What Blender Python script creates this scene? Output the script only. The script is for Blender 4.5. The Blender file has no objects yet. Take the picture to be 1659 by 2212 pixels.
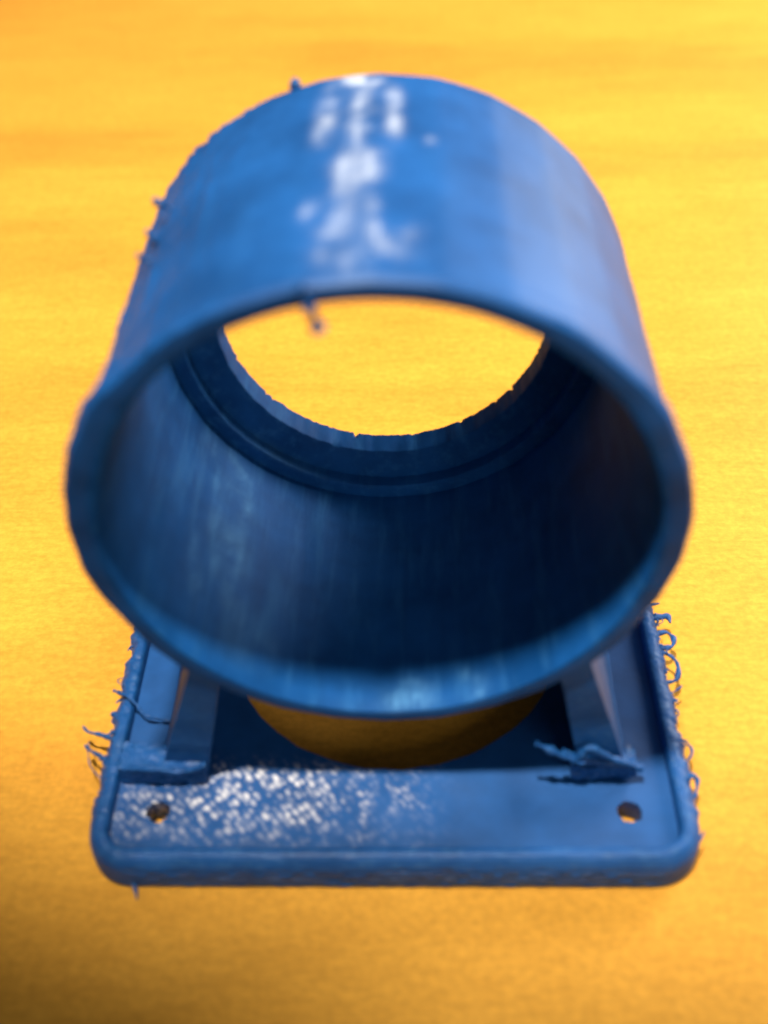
import bpy, bmesh, math, random
from mathutils import Vector, Matrix, noise
random.seed(7)
S = 0.032                       # one modelling unit (half the plate width) = 32 mm
scene = bpy.context.scene
col = scene.collection

# ------------------------------------------------------------------ camera
cam_d = bpy.data.cameras.new("camera"); cam = bpy.data.objects.new("camera", cam_d); col.objects.link(cam)
CAM = Vector((0.08403, -1.81918, 3.38390))
rt = Vector((0.9995725, 0.0145662, -0.02535043)); up = Vector((0.00848048, 0.68533652, 0.72817713)); fw = Vector((-0.02798035, 0.72808082, -0.68492001))
cam.matrix_world = Matrix(((rt.x, up.x, -fw.x, CAM.x * S), (rt.y, up.y, -fw.y, CAM.y * S), (rt.z, up.z, -fw.z, CAM.z * S), (0, 0, 0, 1)))
cam_d.sensor_fit = 'VERTICAL'; cam_d.sensor_height = 24; cam_d.lens = 2430.94 / 2212 * 24
cam_d.clip_start = 0.005; cam_d.clip_end = 20
cam_d.dof.use_dof = True; cam_d.dof.focus_distance = 4.7 * S; cam_d.dof.aperture_fstop = 9.5
scene.camera = cam

# ------------------------------------------------------------------ world and lamps
w = bpy.data.worlds.new("World"); scene.world = w; w.use_nodes = True
bg = w.node_tree.nodes["Background"]; bg.inputs[0].default_value = (0.88, 0.90, 1.0, 1); bg.inputs[1].default_value = 0.13

def area(name, loc, target, sx, sy, irr, color):
    """area lamp giving roughly `irr` W/m2 at the target (facing it)"""
    d = bpy.data.lights.new(name, 'AREA'); d.shape = 'RECTANGLE'; d.size = sx * S; d.size_y = sy * S; d.color = color
    v = Vector(loc) - Vector(target)
    d.energy = irr * math.pi * (v.length * S) ** 2
    o = bpy.data.objects.new(name, d); col.objects.link(o); o.location = Vector(loc) * S
    o.rotation_euler = v.to_track_quat('Z', 'Y').to_euler()
    return o
area("window_light", (10.5, 9.5, 6.5), (0, 1, 1), 7, 6, 4.0, (1.0, 0.98, 0.96))
area("fill_light", (6.0, -12, 7), (0, 0, 0.5), 6, 4, 0.7, (0.92, 0.96, 1.0))  # added fill from behind the camera, brightens the leg fronts and the bore
def spot(name, loc, aim, radius, cone, blend, irr, color):
    d = bpy.data.lights.new(name, 'SPOT'); d.shadow_soft_size = radius * S; d.spot_size = cone; d.spot_blend = blend; d.color = color
    v = Vector(loc) - Vector(aim)
    d.energy = irr * 4 * math.pi * (Vector(loc).length * S) ** 2
    o = bpy.data.objects.new(name, d); col.objects.link(o); o.location = Vector(loc) * S
    o.rotation_euler = v.to_track_quat('Z', 'Y').to_euler()
    return o
# lamp above the part; its cone edge is shaped to imitate the phone's shadow
spot("lamp_light", (-1.2, -0.5, 14), (1.29, 7.4, 0), 0.6, math.radians(56.7), 0.07, 6.2, (1.0, 0.97, 0.91))

scene.view_settings.view_transform = 'Standard'; scene.view_settings.look = 'None'
scene.view_settings.exposure = 0.0; scene.view_settings.gamma = 1.0

# ------------------------------------------------------------------ node helpers
def new_mat(name):
    m = bpy.data.materials.new(name); m.use_nodes = True
    nt = m.node_tree; b = nt.nodes["Principled BSDF"]
    return m, nt, b
def N(nt, t, **kw):
    n = nt.nodes.new(t)
    for k, v in kw.items():
        if k.startswith('i_'):
            key = k[2:]; key = int(key) if key.isdigit() else key.replace('_', ' ')
            n.inputs[key].default_value = v
        else: setattr(n, k, v)
    return n
def L(nt, a, b): nt.links.new(a, b)
def mathn(nt, op, a, b=None, c=None, clamp=False):
    n = nt.nodes.new('ShaderNodeMath'); n.operation = op; n.use_clamp = clamp
    for i, v in enumerate((a, b, c)):
        if v is None: continue
        if isinstance(v, (int, float)): n.inputs[i].default_value = v
        else: nt.links.new(v, n.inputs[i])
    return n.outputs[0]
def ramp(nt, fac, stops):
    n = nt.nodes.new('ShaderNodeValToRGB'); L(nt, fac, n.inputs[0])
    e = n.color_ramp.elements
    while len(e) < len(stops): e.new(0.5)
    for q, (p, c) in zip(e, stops): q.position = p; q.color = c if len(c) == 4 else (*c, 1)
    return n.outputs[0]
def mapping(nt, vec, scale, rot=(0, 0, 0)):
    m = N(nt, 'ShaderNodeMapping'); m.inputs['Scale'].default_value = scale; m.inputs['Rotation'].default_value = rot
    L(nt, vec, m.inputs['Vector']); return m.outputs[0]
def mix(nt, fac, a, b, mode='MIX'):
    n = nt.nodes.new('ShaderNodeMix'); n.data_type = 'RGBA'; n.blend_type = mode
    for sock, v in ((n.inputs[0], fac), (n.inputs[6], a), (n.inputs[7], b)):
        if isinstance(v, (int, float)): sock.default_value = v
        elif isinstance(v, tuple): sock.default_value = v if len(v) == 4 else (*v, 1)
        else: L(nt, v, sock)
    return n.outputs[2]

# ------------------------------------------------------------------ materials
def wood():
    m, nt, b = new_mat("table_wood")
    tc = N(nt, 'ShaderNodeTexCoord').outputs['Object']
    big = N(nt, 'ShaderNodeTexNoise', i_Scale=1.0, i_Detail=4.0, i_Roughness=0.55)
    L(nt, mapping(nt, tc, (7, 26, 1), (0, 0, 0.06)), big.inputs['Vector'])
    grain = N(nt, 'ShaderNodeTexNoise', i_Scale=1.0, i_Detail=6.0, i_Roughness=0.65, i_Distortion=0.4)
    L(nt, mapping(nt, tc, (60, 300, 1), (0, 0, 0.05)), grain.inputs['Vector'])
    fine = N(nt, 'ShaderNodeTexNoise', i_Scale=1.0, i_Detail=4.0, i_Roughness=0.7)
    L(nt, mapping(nt, tc, (420, 1300, 1), (0, 0, 0.04)), fine.inputs['Vector'])
    speck = N(nt, 'ShaderNodeTexNoise', i_Scale=1100.0, i_Detail=3.0, i_Roughness=0.7)
    L(nt, tc, speck.inputs['Vector'])
    pore = N(nt, 'ShaderNodeTexVoronoi', i_Scale=1.0); L(nt, mapping(nt, tc, (110, 900, 1), (0, 0, 0.1)), pore.inputs['Vector'])
    base = ramp(nt, big.outputs[0], [(0.3, (0.57, 0.235, 0.026)), (0.5, (0.67, 0.309, 0.034)), (0.72, (0.72, 0.345, 0.041))])
    c = mix(nt, 1.0, base, ramp(nt, grain.outputs[0], [(0.3, (0.93, 0.91, 0.86)), (0.62, (1.03, 1.03, 1.03))]), 'MULTIPLY')
    c = mix(nt, 1.0, c, ramp(nt, fine.outputs[0], [(0.3, (0.88, 0.86, 0.8)), (0.6, (1.05, 1.05, 1.05))]), 'MULTIPLY')
    c = mix(nt, 1.0, c, ramp(nt, speck.outputs[0], [(0.35, (0.89, 0.88, 0.84)), (0.62, (1.06, 1.06, 1.06))]), 'MULTIPLY')
    c = mix(nt, ramp(nt, pore.outputs[0], [(0.0, (0.55, 0.55, 0.55)), (0.10, (0, 0, 0))]), c, (0.42, 0.17, 0.02))
    L(nt, c, b.inputs['Base Color'])
    b.inputs['Roughness'].default_value = 0.42
    L(nt, mathn(nt, 'MULTIPLY_ADD', grain.outputs[0], 0.18, 0.46), b.inputs['Roughness'])
    b.inputs['Specular IOR Level'].default_value = 0.12
    bp_ = N(nt, 'ShaderNodeBump', i_Strength=0.15, i_Distance=0.00005); L(nt, mathn(nt, 'ADD', grain.outputs[0], fine.outputs[0]), bp_.inputs['Height'])
    L(nt, bp_.outputs[0], b.inputs['Normal'])
    return m

BLUE = (0.003, 0.060, 0.208)
def plastic(name, kind):
    """blue printed plastic; `kind` picks the direction of the layer lines"""
    m, nt, b = new_mat(name)
    tc = N(nt, 'ShaderNodeTexCoord').outputs['Object']
    cloud = N(nt, 'ShaderNodeTexNoise', i_Scale=110.0, i_Detail=5.0, i_Roughness=0.62); L(nt, tc, cloud.inputs['Vector'])
    c = ramp(nt, cloud.outputs[0], [(0.32, tuple(v * 0.74 for v in BLUE)), (0.68, (BLUE[0] * 2.2, BLUE[1] * 1.30, BLUE[2] * 1.22))])
    fine = N(nt, 'ShaderNodeTexNoise', i_Scale=2600.0, i_Detail=2.0); L(nt, tc, fine.inputs['Vector'])
    # layer lines
    wv = N(nt, 'ShaderNodeTexWave', i_Scale=1.0, i_Distortion=1.2, i_Detail=2.0)
    wv.inputs['Detail Scale'].default_value = 0.5
    wv.bands_direction = {'tube': 'X', 'plate': 'Y', 'rim': 'Z', 'leg': 'Z'}[kind]
    if kind == 'tube':
        at = N(nt, 'ShaderNodeAttribute'); at.attribute_name = 'unroll'
        L(nt, mapping(nt, tc, (0, 900, 0)), wv.inputs['Vector']); wv.bands_direction = 'Y'
        st = N(nt, 'ShaderNodeTexNoise', i_Scale=1.0, i_Detail=5.0, i_Roughness=0.65)
        L(nt, mapping(nt, tc, (420, 26, 420)), st.inputs['Vector'])
        line = mathn(nt, 'ADD', mathn(nt, 'MULTIPLY', wv.outputs[1], 0.30), mathn(nt, 'MULTIPLY', st.outputs[0], 1.5))
    else:
        k = {'plate': (60, 900, 60), 'rim': (40, 40, 1100), 'leg': (60, 60, 1000)}[kind]
        L(nt, mapping(nt, tc, k), wv.inputs['Vector'])
        line = mathn(nt, 'MULTIPLY', wv.outputs[1], 0.25 if kind == 'plate' else 0.8)
    height = mathn(nt, 'ADD', line, mathn(nt, 'MULTIPLY', fine.outputs[0], 0.5))
    bstr = 0.22
    if kind in ('rim', 'leg'):
        rn = N(nt, 'ShaderNodeTexNoise', i_Scale=1.0, i_Detail=4.0, i_Roughness=0.7)
        L(nt, mapping(nt, tc, (900, 900, 2200)), rn.inputs['Vector'])
        c = mix(nt, ramp(nt, rn.outputs[0], [(0.50, (0, 0, 0)), (0.72, (0.6, 0.6, 0.6))]), c, (0.04, 0.13, 0.28))
        height = mathn(nt, 'ADD', height, mathn(nt, 'MULTIPLY', rn.outputs[0], 1.2)); bstr = 0.3
    if kind == 'tube':                                            # lengthwise scuffs, strongest on the inner wall
        inner = N(nt, 'ShaderNodeSeparateXYZ'); L(nt, at.outputs['Vector'], inner.inputs[0])
        ins = mathn(nt, 'MULTIPLY_ADD', mathn(nt, 'GREATER_THAN', inner.outputs[2], 0.25), 0.85, 0.15)
        sc = N(nt, 'ShaderNodeTexNoise', i_Scale=1.0, i_Detail=4.0, i_Roughness=0.7)
        L(nt, mapping(nt, tc, (560, 70, 560)), sc.inputs['Vector'])
        c = mix(nt, mathn(nt, 'MULTIPLY', ramp(nt, sc.outputs[0], [(0.50, (0, 0, 0)), (0.72, (0.55, 0.55, 0.55))]), ins), c, (0.025, 0.13, 0.31))
        c = mix(nt, mathn(nt, 'MULTIPLY', ramp(nt, st.outputs[0], [(0.30, (0.45, 0.45, 0.45)), (0.46, (0, 0, 0))]), ins), c, (0.005, 0.045, 0.15))
        L(nt, mathn(nt, 'MULTIPLY_ADD', ins, 0.10, 0.50), b.inputs['Roughness'])
        L(nt, mathn(nt, 'MULTIPLY_ADD', ins, -0.20, 0.28), b.inputs['Specular IOR Level'])
        height = mathn(nt, 'ADD', height, mathn(nt, 'MULTIPLY', sc.outputs[0], 1.2))
    if kind in ('tube', 'plate'):  # specular glints painted into the base colour; spots on the bore are scuffs
        glint_wear = N(nt, 'ShaderNodeAttribute'); glint_wear.attribute_name = 'glint_wear'
        vn = N(nt, 'ShaderNodeTexVoronoi', i_Scale=(520.0 if kind == 'tube' else 1.0), i_Randomness=0.62)
        vv = tc if kind == 'tube' else mapping(nt, mapping(nt, tc, (1, 1, 1), (0, 0, 0.9)), (800, 1450, 900))
        L(nt, vv, vn.inputs['Vector'])
        nz = N(nt, 'ShaderNodeTexNoise', i_Scale=(260.0 if kind == 'tube' else 900.0), i_Detail=3.0); L(nt, tc, nz.inputs['Vector'])
        if kind == 'plate':
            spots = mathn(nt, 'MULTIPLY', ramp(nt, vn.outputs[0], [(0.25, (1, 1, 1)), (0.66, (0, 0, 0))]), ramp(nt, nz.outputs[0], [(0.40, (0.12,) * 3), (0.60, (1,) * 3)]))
            fac = mathn(nt, 'MULTIPLY', spots, mathn(nt, 'MULTIPLY', glint_wear.outputs['Fac'], 1.15), clamp=True)
        else:
            fac = mathn(nt, 'MULTIPLY', glint_wear.outputs['Fac'], mathn(nt, 'MULTIPLY', ramp(nt, nz.outputs[0], [(0.38, (0.2,) * 3), (0.56, (1,) * 3)]), ramp(nt, st.outputs[0], [(0.38, (0.45,) * 3), (0.52, (1,) * 3)])), clamp=True)
        if kind == 'tube': glint_scar = mix(nt, ins, (0.72, 0.71, 0.71), (0.13, 0.36, 0.60)); fac = mathn(nt, 'MULTIPLY', fac, 0.85)  # whitish painted glint outside, light blue scuff inside
        c = mix(nt, fac, c, glint_scar if kind == 'tube' else (0.68, 0.64, 0.62))
        height = mathn(nt, 'ADD', height, mathn(nt, 'MULTIPLY', fac, 1.2))
    L(nt, c, b.inputs['Base Color'])
    b.inputs['Roughness'].default_value = 0.46
    if kind != 'tube': L(nt, mathn(nt, 'MULTIPLY_ADD', cloud.outputs[0], 0.24, 0.40), b.inputs['Roughness'])
    b.inputs['Specular IOR Level'].default_value = 0.30 if kind == 'tube' else 0.32
    bn = N(nt, 'ShaderNodeBump', i_Strength=bstr, i_Distance=0.00012); L(nt, height, bn.inputs['Height']); L(nt, bn.outputs[0], b.inputs['Normal'])
    return m
M_wood = wood()
M_tube = plastic("blue_plastic_tube", 'tube'); M_plate = plastic("blue_plastic_plate", 'plate')
M_rim = plastic("blue_plastic_rim", 'rim'); M_leg = plastic("blue_plastic_leg", 'leg')

# ------------------------------------------------------------------ mesh helpers
def link(name, bm, mat, parent=None, smooth=True, sharp=35):
    me = bpy.data.meshes.new(name)
    bmesh.ops.recalc_face_normals(bm, faces=bm.faces[:])
    for v in bm.verts: v.co *= S
    for f in bm.faces: f.smooth = smooth
    if smooth:
        for e in bm.edges:
            if len(e.link_faces) == 2 and e.calc_face_angle(0) > math.radians(sharp): e.smooth = False
    bm.to_mesh(me); bm.free(); me.materials.append(mat)
    o = bpy.data.objects.new(name, me); col.objects.link(o); o.parent = parent
    return o
def jit(x, y, z, f, a): return a * noise.noise(Vector((x * f, y * f, z * f)))

def rounded(hx0, hx1, y0, y1, r, nside, ncorner=10):
    """loop of points round a rounded rectangle, counter-clockwise from the near left"""
    r = max(r, 0.004); pts = []
    def seg(a, b, n):
        for i in range(n): pts.append((a[0] + (b[0] - a[0]) * i / n, a[1] + (b[1] - a[1]) * i / n))
    def arc(cx, cy, a0):
        for i in range(ncorner): a = a0 + math.pi / 2 * i / ncorner; pts.append((cx + r * math.cos(a), cy + r * math.sin(a)))
    seg((hx0 + r, y0), (hx1 - r, y0), nside); arc(hx1 - r, y0 + r, -math.pi / 2)
    seg((hx1, y0 + r), (hx1, y1 - r), nside); arc(hx1 - r, y1 - r, 0)
    seg((hx1 - r, y1), (hx0 + r, y1), nside); arc(hx0 + r, y1 - r, math.pi / 2)
    seg((hx0, y1 - r), (hx0, y0 + r), nside); arc(hx0 + r, y0 + r, math.pi)
    return pts

# ------------------------------------------------------------------ setting: the table
bm = bmesh.new()
T = 22.0
vs = [bm.verts.new((x, y, 0)) for x, y in ((-T, -10), (T, -10), (T, 20), (-T, 20))]
top = bm.faces.new(vs)
ex = bmesh.ops.extrude_face_region(bm, geom=[top])
for v in [g for g in ex['geom'] if isinstance(g, bmesh.types.BMVert)]: v.co.z -= 0.8
bmesh.ops.bevel(bm, geom=[e for e in bm.edges if all(abs(v.co.z) < 1e-6 for v in e.verts)], offset=0.08, segments=3, affect='EDGES')
table = link("table_top", bm, M_wood); table['kind'] = 'structure'

# ------------------------------------------------------------------ the printed part
root = bpy.data.objects.new("fan_adapter", None); col.objects.link(root)
root['label'] = "blue plastic adapter, a wide open tube on two legs over a square holed plate"
root['category'] = "plastic adapter"

FLOOR = 0.10
# --- base plate: floor sheet with the round opening and four screw holes
def glintf_plate(x, y):  # strength of the glint speckles painted on the plate floor
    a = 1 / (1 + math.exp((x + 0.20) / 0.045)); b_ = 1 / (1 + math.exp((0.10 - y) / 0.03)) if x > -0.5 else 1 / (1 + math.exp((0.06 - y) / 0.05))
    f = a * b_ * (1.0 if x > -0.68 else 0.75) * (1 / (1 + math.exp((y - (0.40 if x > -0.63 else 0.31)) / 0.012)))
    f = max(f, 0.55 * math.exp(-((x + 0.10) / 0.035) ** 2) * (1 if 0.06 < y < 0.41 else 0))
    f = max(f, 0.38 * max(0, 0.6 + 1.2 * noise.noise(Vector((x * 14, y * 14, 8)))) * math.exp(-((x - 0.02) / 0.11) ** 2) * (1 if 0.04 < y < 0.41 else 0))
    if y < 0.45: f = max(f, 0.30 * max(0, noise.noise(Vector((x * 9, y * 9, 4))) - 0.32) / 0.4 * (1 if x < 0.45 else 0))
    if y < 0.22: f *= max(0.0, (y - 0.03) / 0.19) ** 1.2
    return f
bm = bmesh.new()
def ring_loop(cx, cy, r, n, z, jt=0.0):
    out = []
    for i in range(n):
        a = 2 * math.pi * i / n; rr = r + jit(cx + math.cos(a), cy + math.sin(a), 0, 9, jt)
        out.append(bm.verts.new((cx + rr * math.cos(a), cy + rr * math.sin(a), z)))
    return out
outer = rounded(-0.93, 0.93, 0.05, 1.95, 0.11, 40, 8)
HO = 0.218
holes = [(-1 + HO, HO), (1 - HO, HO), (1 - HO, 2 - HO), (-1 + HO, 2 - HO)]
loops = []
for z in (FLOOR, 0.012):
    lp = [[bm.verts.new((x, y, z)) for x, y in outer]]
    lp.append(ring_loop(0, 1, 0.616, 120, z, 0.006 if z > .05 else 0))
    for hx, hy in holes: lp.append(ring_loop(hx, hy, 0.040, 20, z, 0.012))
    es = []
    for l in lp:
        for i in range(len(l)): es.append(bm.edges.new((l[i], l[(i + 1) % len(l)])))
    bmesh.ops.triangle_fill(bm, use_beauty=True, use_dissolve=False, edges=es)
    loops.append(lp)
for la, lb in zip(*loops):
    for i in range(len(la)): bm.faces.new((la[i], la[(i + 1) % len(la)], lb[(i + 1) % len(la)], lb[i]))
# refine the near part so the painted glints and the uneven print have vertices to live on
bmesh.ops.triangulate(bm, faces=bm.faces[:])
for k in range(5):
    lim = [0.5, 0.25, 0.12, 0.06, 0.035][k]
    es = [e for e in bm.edges if e.calc_length() > lim and all(v.co.z > 0.07 for v in e.verts) and min(v.co.y for v in e.verts) < 0.5]
    if es: bmesh.ops.subdivide_edges(bm, edges=es, cuts=1, use_grid_fill=False); bmesh.ops.triangulate(bm, faces=[f for f in bm.faces if len(f.verts) > 3])
wl = bm.verts.layers.float.new('glint_wear')
for v in bm.verts:
    if v.co.z > 0.07:
        f = glintf_plate(v.co.x, v.co.y); v[wl] = f
        v.co.z += jit(v.co.x, v.co.y, 0, 6, 0.004) + f * jit(v.co.x, v.co.y, 3, 30, 0.004)
link("base_plate", bm, M_plate, root, sharp=50)

# --- raised rim round the plate: a profile swept along the rounded square
prof = [(0.012, 0.0), (0.0, 0.010), (0.0, 0.028), (0.008, 0.032), (0.0, 0.036), (0.0, 0.058), (0.010, 0.062), (0.0, 0.066), (0.001, 0.092), (0.010, 0.096), (0.002, 0.100),
        (0.006, 0.120), (0.022, 0.140), (0.030, 0.146), (0.040, 0.148), (0.058, 0.147), (0.064, 0.143), (0.068, 0.130), (0.070, 0.09), (0.070, 0.0)]
bm = bmesh.new(); rings = []
for d, z in prof:
    pts = rounded(-1 + d, 1 - d, d, 2 - d, 0.155 - d, 220, 12)
    ring = []
    for x, y in pts:
        px, py, pz = x, y, z
        if abs(x) > 0.86 and d < 0.05 and z > 0.01:                        # ragged printed sides
            k = min(1, max(0, (y - 0.12) / 0.1))
            px += math.copysign(1, x) * k * (0.013 * noise.noise(Vector((x, y * 16, z * 6))) + 0.012 * noise.noise(Vector((x, y * 55, z * 20 + 3))))
        if z > 0.12: pz += jit(x, y, 1, 14, 0.004) + (jit(x, y, 2, 60, 0.006) if abs(x) > 0.85 else 0)
        if abs(x) <= 0.86 and d < 0.03: py += jit(x, z * 3, y, 25, 0.004)
        ring.append(bm.verts.new((px, py, pz)))
    rings.append(ring)
for a in range(len(rings)):
    ra, rb = rings[a], rings[(a + 1) % len(rings)]; n = len(ra)
    for i in range(n): bm.faces.new((ra[i], ra[(i + 1) % n], rb[(i + 1) % n], rb[i]))
link("rim", bm, M_rim, root, sharp=60)

# --- tube
TR, TY, TL, TZ, TX = 0.820, 0.351, 1.155, 1.233, -0.0162
KS = 0.82 / 0.735
glint_spots = [(-4.1, .985, 2.6, .045, 1.3), (-0.2, .975, 1.1, .02, .8), (-9.7, .88, 1.6, .05, .42), (-10.1, .758, 1.6, .06, .42), (-10.6, .657, 1.3, .04, .28),  # highlight along the tube top, painted as pale spots
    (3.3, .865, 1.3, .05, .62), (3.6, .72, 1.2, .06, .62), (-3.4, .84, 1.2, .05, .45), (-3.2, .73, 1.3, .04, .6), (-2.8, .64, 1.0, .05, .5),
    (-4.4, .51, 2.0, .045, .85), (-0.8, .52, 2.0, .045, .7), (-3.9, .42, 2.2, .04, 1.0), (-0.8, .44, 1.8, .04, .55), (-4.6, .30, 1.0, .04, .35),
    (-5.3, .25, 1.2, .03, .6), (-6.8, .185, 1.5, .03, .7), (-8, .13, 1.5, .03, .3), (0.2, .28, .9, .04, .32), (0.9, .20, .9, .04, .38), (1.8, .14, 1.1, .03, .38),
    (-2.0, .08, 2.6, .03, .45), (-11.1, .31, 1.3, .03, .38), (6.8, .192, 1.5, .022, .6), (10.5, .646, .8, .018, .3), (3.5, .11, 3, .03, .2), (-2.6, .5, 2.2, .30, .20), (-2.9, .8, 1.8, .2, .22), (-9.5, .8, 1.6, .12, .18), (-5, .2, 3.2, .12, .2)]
in_spots = [(d_, y_, 1.6, .05, s_) for d_, y_, s_ in ((-124, .80, .16), (-127, .68, .18), (-133, .70, .26), (-138, .66, .22), (-128, .5, .16), (-134, .46, .26), (-139, .42, .22), (-131, .36, .18), (-136, .28, .24), (-141, .22, .18), (-127, .2, .14), (-146, .2, .12), (-150, .14, .14))] + [(-120.7, .83, 1.5, .05, .10), (-130, .84, 2, .03, .22), (-135, .82, 2, .03, .24), (-136, .76, 2.2, .05, .16), (-130, .60, 2, .10, .10),
    (-137, .56, 1.8, .14, .17), (-123.5, .35, 1.4, .06, .14), (-126, .26, 1.4, .05, .15), (-121, .42, 1, .05, .08), (-139, .33, 3, .1, .08), (-141.7, .12, 5, .05, .12), (174, .07, 2.4, .03, .60), (177, .02, 4, .03, .40),
    (170, .03, 2.0, .02, .45), (157, .03, 2.2, .03, .30), (160, .09, 1.0, .02, .2), (149.3, .296, .6, .02, .10)]
tube_prof = [  # (radius fraction, distance from front, is_inner)
    (0.930, 0.000, 2), (0.945, -0.004, 0), (0.985, 0.0, 0), (1.0, 0.016, 0)]
nlen = 46
for i in range(1, nlen): tube_prof.append((1.0, 0.016 + (TL - 0.016) * i / nlen, 0))
tube_prof += [(0.99, TL, 0), (0.975, TL + 0.003, 0), (0.90, TL + 0.003, 0), (0.90, TL - 0.06, 1), (0.90, TL - 0.17, 1)]
for i in range(1, 34): tube_prof.append((0.90 + 0.01 * (i / 34) ** 3, TL - 0.17 - (TL - 0.25) * i / 34, 1))
tube_prof += [(0.915, 0.05, 1), (0.921, 0.02, 1)]
NS = 320
bm = bmesh.new()
wl = bm.verts.layers.float.new('glint_wear'); ul = bm.verts.layers.float_vector.new('unroll'); rings = []
for rf, d, inner in tube_prof:
    ring = []
    for i in range(NS):
        a = 2 * math.pi * i / NS; deg = math.degrees(a); deg = deg - 360 if deg > 180 else deg
        fac = 30; ph = (a * fac / (2 * math.pi)) % 1.0 - 0.5
        poly = math.cos(math.pi / fac) / math.cos(2 * math.pi / fac * ph)
        r = TR * rf
        if inner == 0:
            r *= (0.35 + 0.65 * poly)
            r += 0.004 * noise.noise(Vector((math.sin(a) * 3, d * 4, math.cos(a) * 3)))
            side = max(0, abs(math.sin(a)) - 0.25)
            # slightly swollen collar on both flanks of the mouth
            k = max(0, 1 - d / 0.10) if d > 0 else 1
            r += 0.010 * min(1, k * 1.6) * min(1, side * 2.0) + 0.006 * k * side * noise.noise(Vector((math.sin(a) * 9, 1, math.cos(a) * 9)))
            if -112 < deg < -48: r += 0.026 * min(1, max(0, (0.135 - d) / 0.02)) * min(1, (deg + 112) / 14) * min(1, (-48 - deg) / 6) * (0.75 + 0.5 * noise.noise(Vector((deg * .12, d * 12, 3))))
            if 48 < deg < 112: r += 0.014 * min(1, max(0, (0.075 - d) / 0.02)) * min(1, (112 - deg) / 20) * min(1, (deg - 48) / 8)
            # ragged ridges left by the supports on the left flank
            if deg < -25 and deg > -75:
                g = math.sin(math.radians((deg + 25) / 50 * -180))
                r += 0.012 * g * max(0, noise.noise(Vector((a * 26, d * 3, 5)))) * 1.6 + 0.010 * max(0, noise.noise(Vector((a * 60, d * 14, 8)))) 
        elif inner == 1:
            r += 0.0035 * noise.noise(Vector((a * 8, d * 3, 9)))
        y = TY + d + (0.004 * noise.noise(Vector((a * 6, 0, 2))) if (rf > 0.9 and (d <= 0 or d > TL - .001)) else 0)
        v = bm.verts.new((TX + r * math.sin(a), y, TZ + r * math.cos(a)))
        w_ = 0.0
        for sa, sy, ra_, ry, st in (glint_spots if inner == 0 else in_spots):
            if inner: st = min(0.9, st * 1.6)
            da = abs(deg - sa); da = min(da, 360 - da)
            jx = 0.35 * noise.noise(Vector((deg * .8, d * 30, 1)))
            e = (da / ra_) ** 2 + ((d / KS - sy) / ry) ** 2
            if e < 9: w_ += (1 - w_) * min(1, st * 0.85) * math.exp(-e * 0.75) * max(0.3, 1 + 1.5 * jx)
        if rf < 0.98 and rf > 0.92 and inner != 1: w_ *= 0.4
        v[wl] = w_; v[ul] = (deg * 0.013 * S * (1 if deg > -179 else 1), y * S, 0.0 if inner == 0 else 0.5)
        ring.append(v)
    rings.append(ring)
for a in range(len(rings)):
    ra, rb = rings[a], rings[(a + 1) % len(rings)]
    for i in range(NS): bm.faces.new((ra[i], ra[(i + 1) % NS], rb[(i + 1) % NS], rb[i]))
tube = link("tube", bm, M_tube, root, sharp=40)

# --- stepped ring closing the far end of the tube
bm = bmesh.new(); wl = bm.verts.layers.float.new('glint_wear'); ul = bm.verts.layers.float_vector.new('unroll'); rings = []
lip = [(0.915, TL - 0.170), (0.85, TL - 0.170), (0.838, TL - 0.165), (0.835, TL - 0.115), (0.80, TL - 0.112), (0.79, TL - 0.108), (0.72, TL - 0.100), (0.705, TL - 0.092), (0.700, TL - 0.06), (0.700, TL - 0.03), (0.700, TL - 0.002), (0.75, TL), (0.915, TL)]
nicks = [(random.uniform(100, 260), random.uniform(0.5, 1.4), random.uniform(.006, .016)) for _ in range(16)] + [(128, 1.2, .022), (233, 1.0, .018), (248, 1.3, .02), (170, 1.8, .015)]
for rf, d in lip:
    ring = []
    for i in range(NS):
        a = 2 * math.pi * i / NS; deg = math.degrees(a); r = TR * rf
        if rf < 0.71:
            for na, nw, nh in nicks:
                t = (deg - na) / nw
                if 0 <= t < 1 and d > TL - 0.02: r += nh * 0.8 * (1 - t)
            r += 0.004 * noise.noise(Vector((a * 14, d * 6, 2))) + 0.003 * noise.noise(Vector((a * 70, d * 30, 2)))
        else: r += 0.004 * noise.noise(Vector((a * 20, d * 30, 7)))
        v = bm.verts.new((TX + r * math.sin(a), TY + d, TZ + r * math.cos(a)))
        v[ul] = (deg * 0.013 * S, d * S, 0.8)
        v[wl] = max(0, 0.13 * math.exp(-((deg - 218) / 14) ** 2)) if abs(rf - .838) < .004 else 0
        ring.append(v)
    rings.append(ring)
for a in range(len(rings)):
    ra, rb = rings[a], rings[(a + 1) % len(rings)]
    for i in range(NS): bm.faces.new((ra[i], ra[(i + 1) % NS], rb[(i + 1) % NS], rb[i]))
link("end_ring", bm, M_tube, root, sharp=40)

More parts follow.
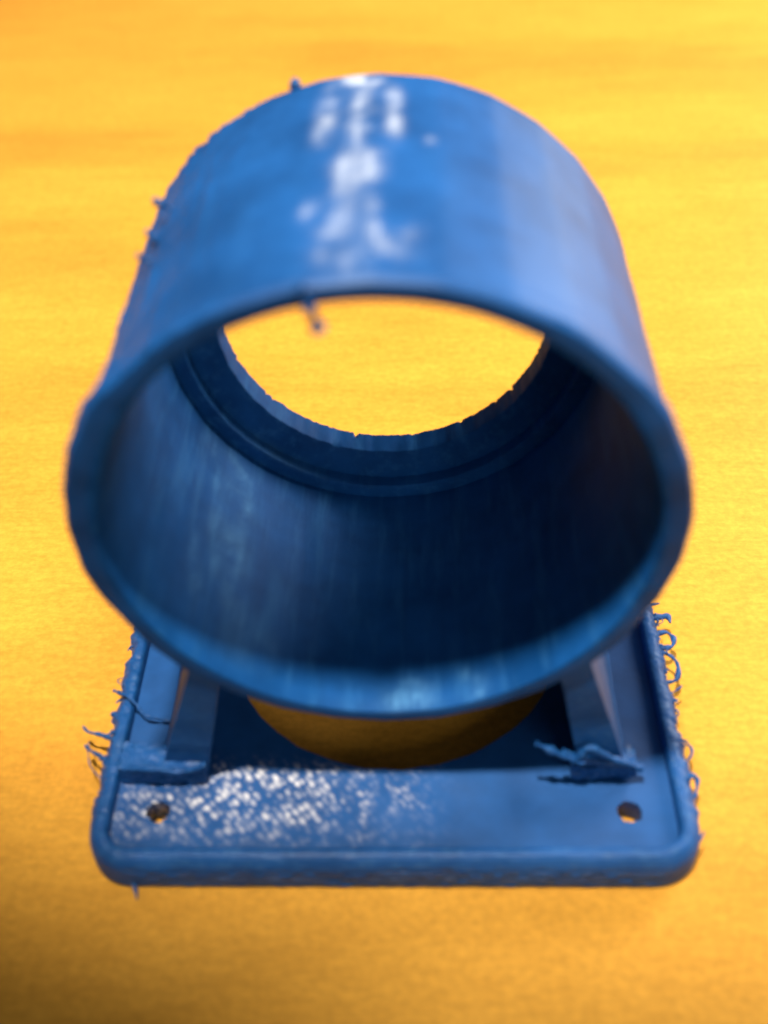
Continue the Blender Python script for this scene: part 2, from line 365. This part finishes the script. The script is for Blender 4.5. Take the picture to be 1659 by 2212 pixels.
# --- two legs: leaning walls that run back under the tube, each with a ragged foot
def tube_bottom(x, r): return TZ - math.sqrt(max(0, r * r - (x - TX) ** 2))
def leg(s):
    bm = bmesh.new(); rows = []; nz = 26
    for k in range(18):
        y = 0.356 + 1.12 * k / 17
        loop = []
        def side(x0, z0, x1, z1, rev):
            o = []
            for j in range(nz + 1):
                t = j / nz; o.append((x0 + (x1 - x0) * t, z0 + (z1 - z0) * t))
            return o[::-1] if rev else o
        xo, xi = 0.600, 0.522
        zo, zi = tube_bottom(xo, TR * 0.965), tube_bottom(xi, TR * 0.965)
        pts = side(0.640, 0.085, xi, zi, False) + side(0.805, 0.085, xo, zo, True)
        for x, z in pts:
            yy = y
            if k == 0: yy += 0.007 * noise.noise(Vector((x * 9, z * 9, s))) + 0.004 * noise.noise(Vector((x * 40, z * 40, s)))
            loop.append(bm.verts.new((s * (x + jit(x, y, z, 7, 0.004)), yy, z)))
        rows.append(loop)
    n = len(rows[0])
    for a, b_ in zip(rows, rows[1:]):
        for i in range(n): bm.faces.new((a[i], a[(i + 1) % n], b_[(i + 1) % n], b_[i]))
    for r_ in (rows[0], rows[-1]):
        for j in range(nz): bm.faces.new((r_[j], r_[j + 1], r_[n - 2 - j], r_[n - 1 - j]))
    bmesh.ops.bevel(bm, geom=[e for e in bm.edges if len(e.link_faces) == 2 and e.calc_face_angle(0) > 1.0], offset=0.010, segments=2, affect='EDGES')
    return link("leg", bm, M_leg, root, sharp=45)
legs = [leg(-1), leg(1)]

def rough_slab(x0, x1, y0, y1, z0, z1, nx, ny, nz, amp, seed):
    """a ragged slab with uneven faces"""
    bm = bmesh.new(); bmesh.ops.create_cube(bm, size=1)
    bmesh.ops.subdivide_edges(bm, edges=bm.edges[:], cuts=max(nx, ny, nz), use_grid_fill=True)
    for v in bm.verts:
        x, y, z = v.co; X = x0 + (x + .5) * (x1 - x0); Y = y0 + (y + .5) * (y1 - y0); Z = z0 + (z + .5) * (z1 - z0)
        q = Vector((X * 22, Y * 22, Z * 22 + seed))
        lay = math.floor(Z / 0.018); q2 = Vector((X * 60, lay * 7.3, seed))
        v.co = (X + amp * .5 * noise.noise(q), Y + amp * noise.noise(q + Vector((9, 0, 0))) + amp * 1.1 * noise.noise(q2), Z + amp * 0.8 * noise.noise(q * 1.7 + Vector((0, 9, 0))))
    return bm
for s, (x0, x1, y0, y1, z0, z1) in ((-1, (-0.925, -0.632, 0.330, 0.43, 0.105, 0.190)), (1, (0.600, 0.815, 0.332, 0.42, 0.120, 0.185))):
    link("foot", rough_slab(x0, x1, y0, y1, z0, z1, 22, 8, 8, 0.010, s * 3), M_leg, root, sharp=80)

# --- loose strands and ragged blobs of filament
def strand(name, pts, r, r_end=None, parent=root, sides=6, mat=M_rim, bm=None):
    own = bm is None
    if own: bm = bmesh.new()
    P = [Vector(p) for p in pts]; Q = []
    for i in range(len(P) - 1):                                   # Catmull-Rom
        p0, p1, p2, p3 = P[max(i - 1, 0)], P[i], P[i + 1], P[min(i + 2, len(P) - 1)]
        for t in [j / 4 for j in range(4)]:
            Q.append(0.5 * ((2 * p1) + (p2 - p0) * t + (2 * p0 - 5 * p1 + 4 * p2 - p3) * t * t + (3 * p1 - p0 - 3 * p2 + p3) * t ** 3))
    Q.append(P[-1]); rings = []; nrm = Vector((0.3, 0.2, 1))
    for i, q in enumerate(Q):
        t = (Q[min(i + 1, len(Q) - 1)] - Q[max(i - 1, 0)]).normalized()
        u = t.cross(nrm); u = u.normalized() if u.length > 1e-4 else t.orthogonal().normalized(); v = t.cross(u)
        rr = r + ((r_end if r_end is not None else r) - r) * i / (len(Q) - 1); rr *= 1 + 0.9 * noise.noise(q * 38)
        rings.append([bm.verts.new(q + rr * (math.cos(2 * math.pi * j / sides) * u + math.sin(2 * math.pi * j / sides) * v)) for j in range(sides)])
    for a, b_ in zip(rings, rings[1:]):
        for j in range(sides): bm.faces.new((a[j], a[(j + 1) % sides], b_[(j + 1) % sides], b_[j]))
    bm.faces.new(rings[0]); bm.faces.new(rings[-1])
    if own: return link(name, bm, mat, parent, sharp=80)
strands = [
    ([(0.975, 1.068, .10), (1.02, 1.069, .10), (1.050, 1.072, .10), (1.054, 1.040, .10)], 0.013, 0.012),
    ([(0.99, 0.99, .09), (1.032, 0.992, .10), (1.053, 0.96, .10), (1.038, 0.921, .10), (0.99, 0.915, .10)], 0.012, 0.010),
    ([(0.99, 0.904, .10), (1.034, 0.87, .10), (1.044, 0.816, .11), (1.030, 0.766, .10), (0.99, 0.752, .10)], 0.011, 0.009),
    ([(0.99, 0.699, .10), (1.02, 0.716, .10), (1.045, 0.737, .10)], 0.008, 0.004),
    ([(0.985, 0.499, .10), (1.013, 0.493, .10), (1.030, 0.464, .10), (1.020, 0.432, .10), (0.99, 0.40, .10)], 0.006, 0.005),
    ([(0.982, 0.34, .09), (1.009, 0.362, .10), (1.022, 0.331, .11), (1.008, 0.280, .10), (0.98, 0.25, .10)], 0.012, 0.008),
    ([(0.972, 0.102, .08), (0.993, 0.119, .10), (1.010, 0.139, .11)], 0.007, 0.004),
    ([(-1.109, 0.567, .10), (-1.085, 0.543, .10), (-1.045, 0.533, .10), (-0.99, 0.512, .10)], 0.006, 0.014),
    ([(-1.085, 0.486, .10), (-1.050, 0.452, .11), (-0.985, 0.412, .12)], 0.007, 0.008),
    ([(-1.075, 0.500, .10), (-1.068, 0.455, .10), (-1.051, 0.405, .09), (-1.00, 0.350, .09)], 0.003, 0.003),
    ([(-1.015, 0.695, .14), (-0.96, 0.652, .166), (-0.915, 0.615, .163), (-0.874, 0.582, .14), (-0.80, 0.576, .12)], 0.007, 0.006),
    ([(-0.86, 0.02, .03), (-0.837, -0.006, .02), (-0.824, -0.045, .012)], 0.010, 0.004),
    ([(-0.226, 1.150, 2.13), (-0.228, 1.152, 2.160), (-0.224, 1.150, 2.172)], 0.022, 0.016),
    ([(-0.545, 0.851, 1.958), (-0.568, 0.851, 1.979), (-0.585, 0.851, 1.979), (-0.581, 0.851, 1.995)], 0.014, 0.007),
    ([(-0.57, 0.747, 1.93), (-0.588, 0.747, 1.950), (-0.593, 0.747, 1.962)], 0.015, 0.007),
    ([(-0.57, 0.644, 1.93), (-0.595, 0.644, 1.945), (-0.600, 0.644, 1.953)], 0.012, 0.006),
    ([(-0.150, 0.116, 2.178), (-0.135, 0.112, 2.152), (-0.120, 0.110, 2.118), (-0.112, 0.114, 2.082)], 0.016, 0.024),
    ([(0.470, 0.335, 0.318), (0.500, 0.332, 0.300), (0.58, 0.325, 0.252), (0.614, 0.322, 0.262), (0.644, 0.325, 0.310), (0.719, 0.325, 0.250), (0.78, 0.325, 0.216), (0.806, 0.33, 0.19)], 0.013, 0.015),
    ([(0.56, 0.34, 0.27), (0.65, 0.335, 0.225), (0.74, 0.33, 0.205), (0.83, 0.34, 0.17)], 0.012, 0.014),
    ([(-0.90, 0.335, 0.18), (-0.80, 0.322, 0.200), (-0.72, 0.325, 0.175), (-0.635, 0.325, 0.205)], 0.012, 0.014),
]
for k, (p, r0, r1) in enumerate(strands):
    if 12 <= k <= 16: p = [tuple(CAM + (Vector(q) - CAM) * (0.82 / 0.735)) for q in p]; r0 *= 1.1; r1 *= 1.1
    strand("strand", p, r0 * 0.85, r1 * 0.75, mat=M_leg)
# fine fuzz along the two ragged sides of the rim, nobody could count it
bm = bmesh.new()
for i in range(150):
    s = 1 if i % 2 else -1
    y = random.uniform(0.25, 1.85) if s > 0 else random.uniform(0.2, 1.8)
    z = random.uniform(0.04, 0.14); l = random.uniform(0.006, 0.03) * (1 if s > 0 else 0.75); dy = random.uniform(-.03, .03)
    x = 0.985
    if random.random() < 0.45:
        pts = [(s * x, y, z), (s * (x + l), y + dy * .3, z + .006), (s * (x + l * 1.1), y + dy, z), (s * x, y + dy * 1.4, z - .01)]
    else: pts = [(s * x, y, z), (s * (x + l * .6), y + dy * .5, z), (s * (x + l), y + dy, z + random.uniform(-.01, .01))]
    strand("", pts, random.uniform(.002, .007), random.uniform(.0012, .0035), sides=5, bm=bm)
fz = link("fuzz", bm, M_rim, root, sharp=80); fz['kind'] = 'stuff'
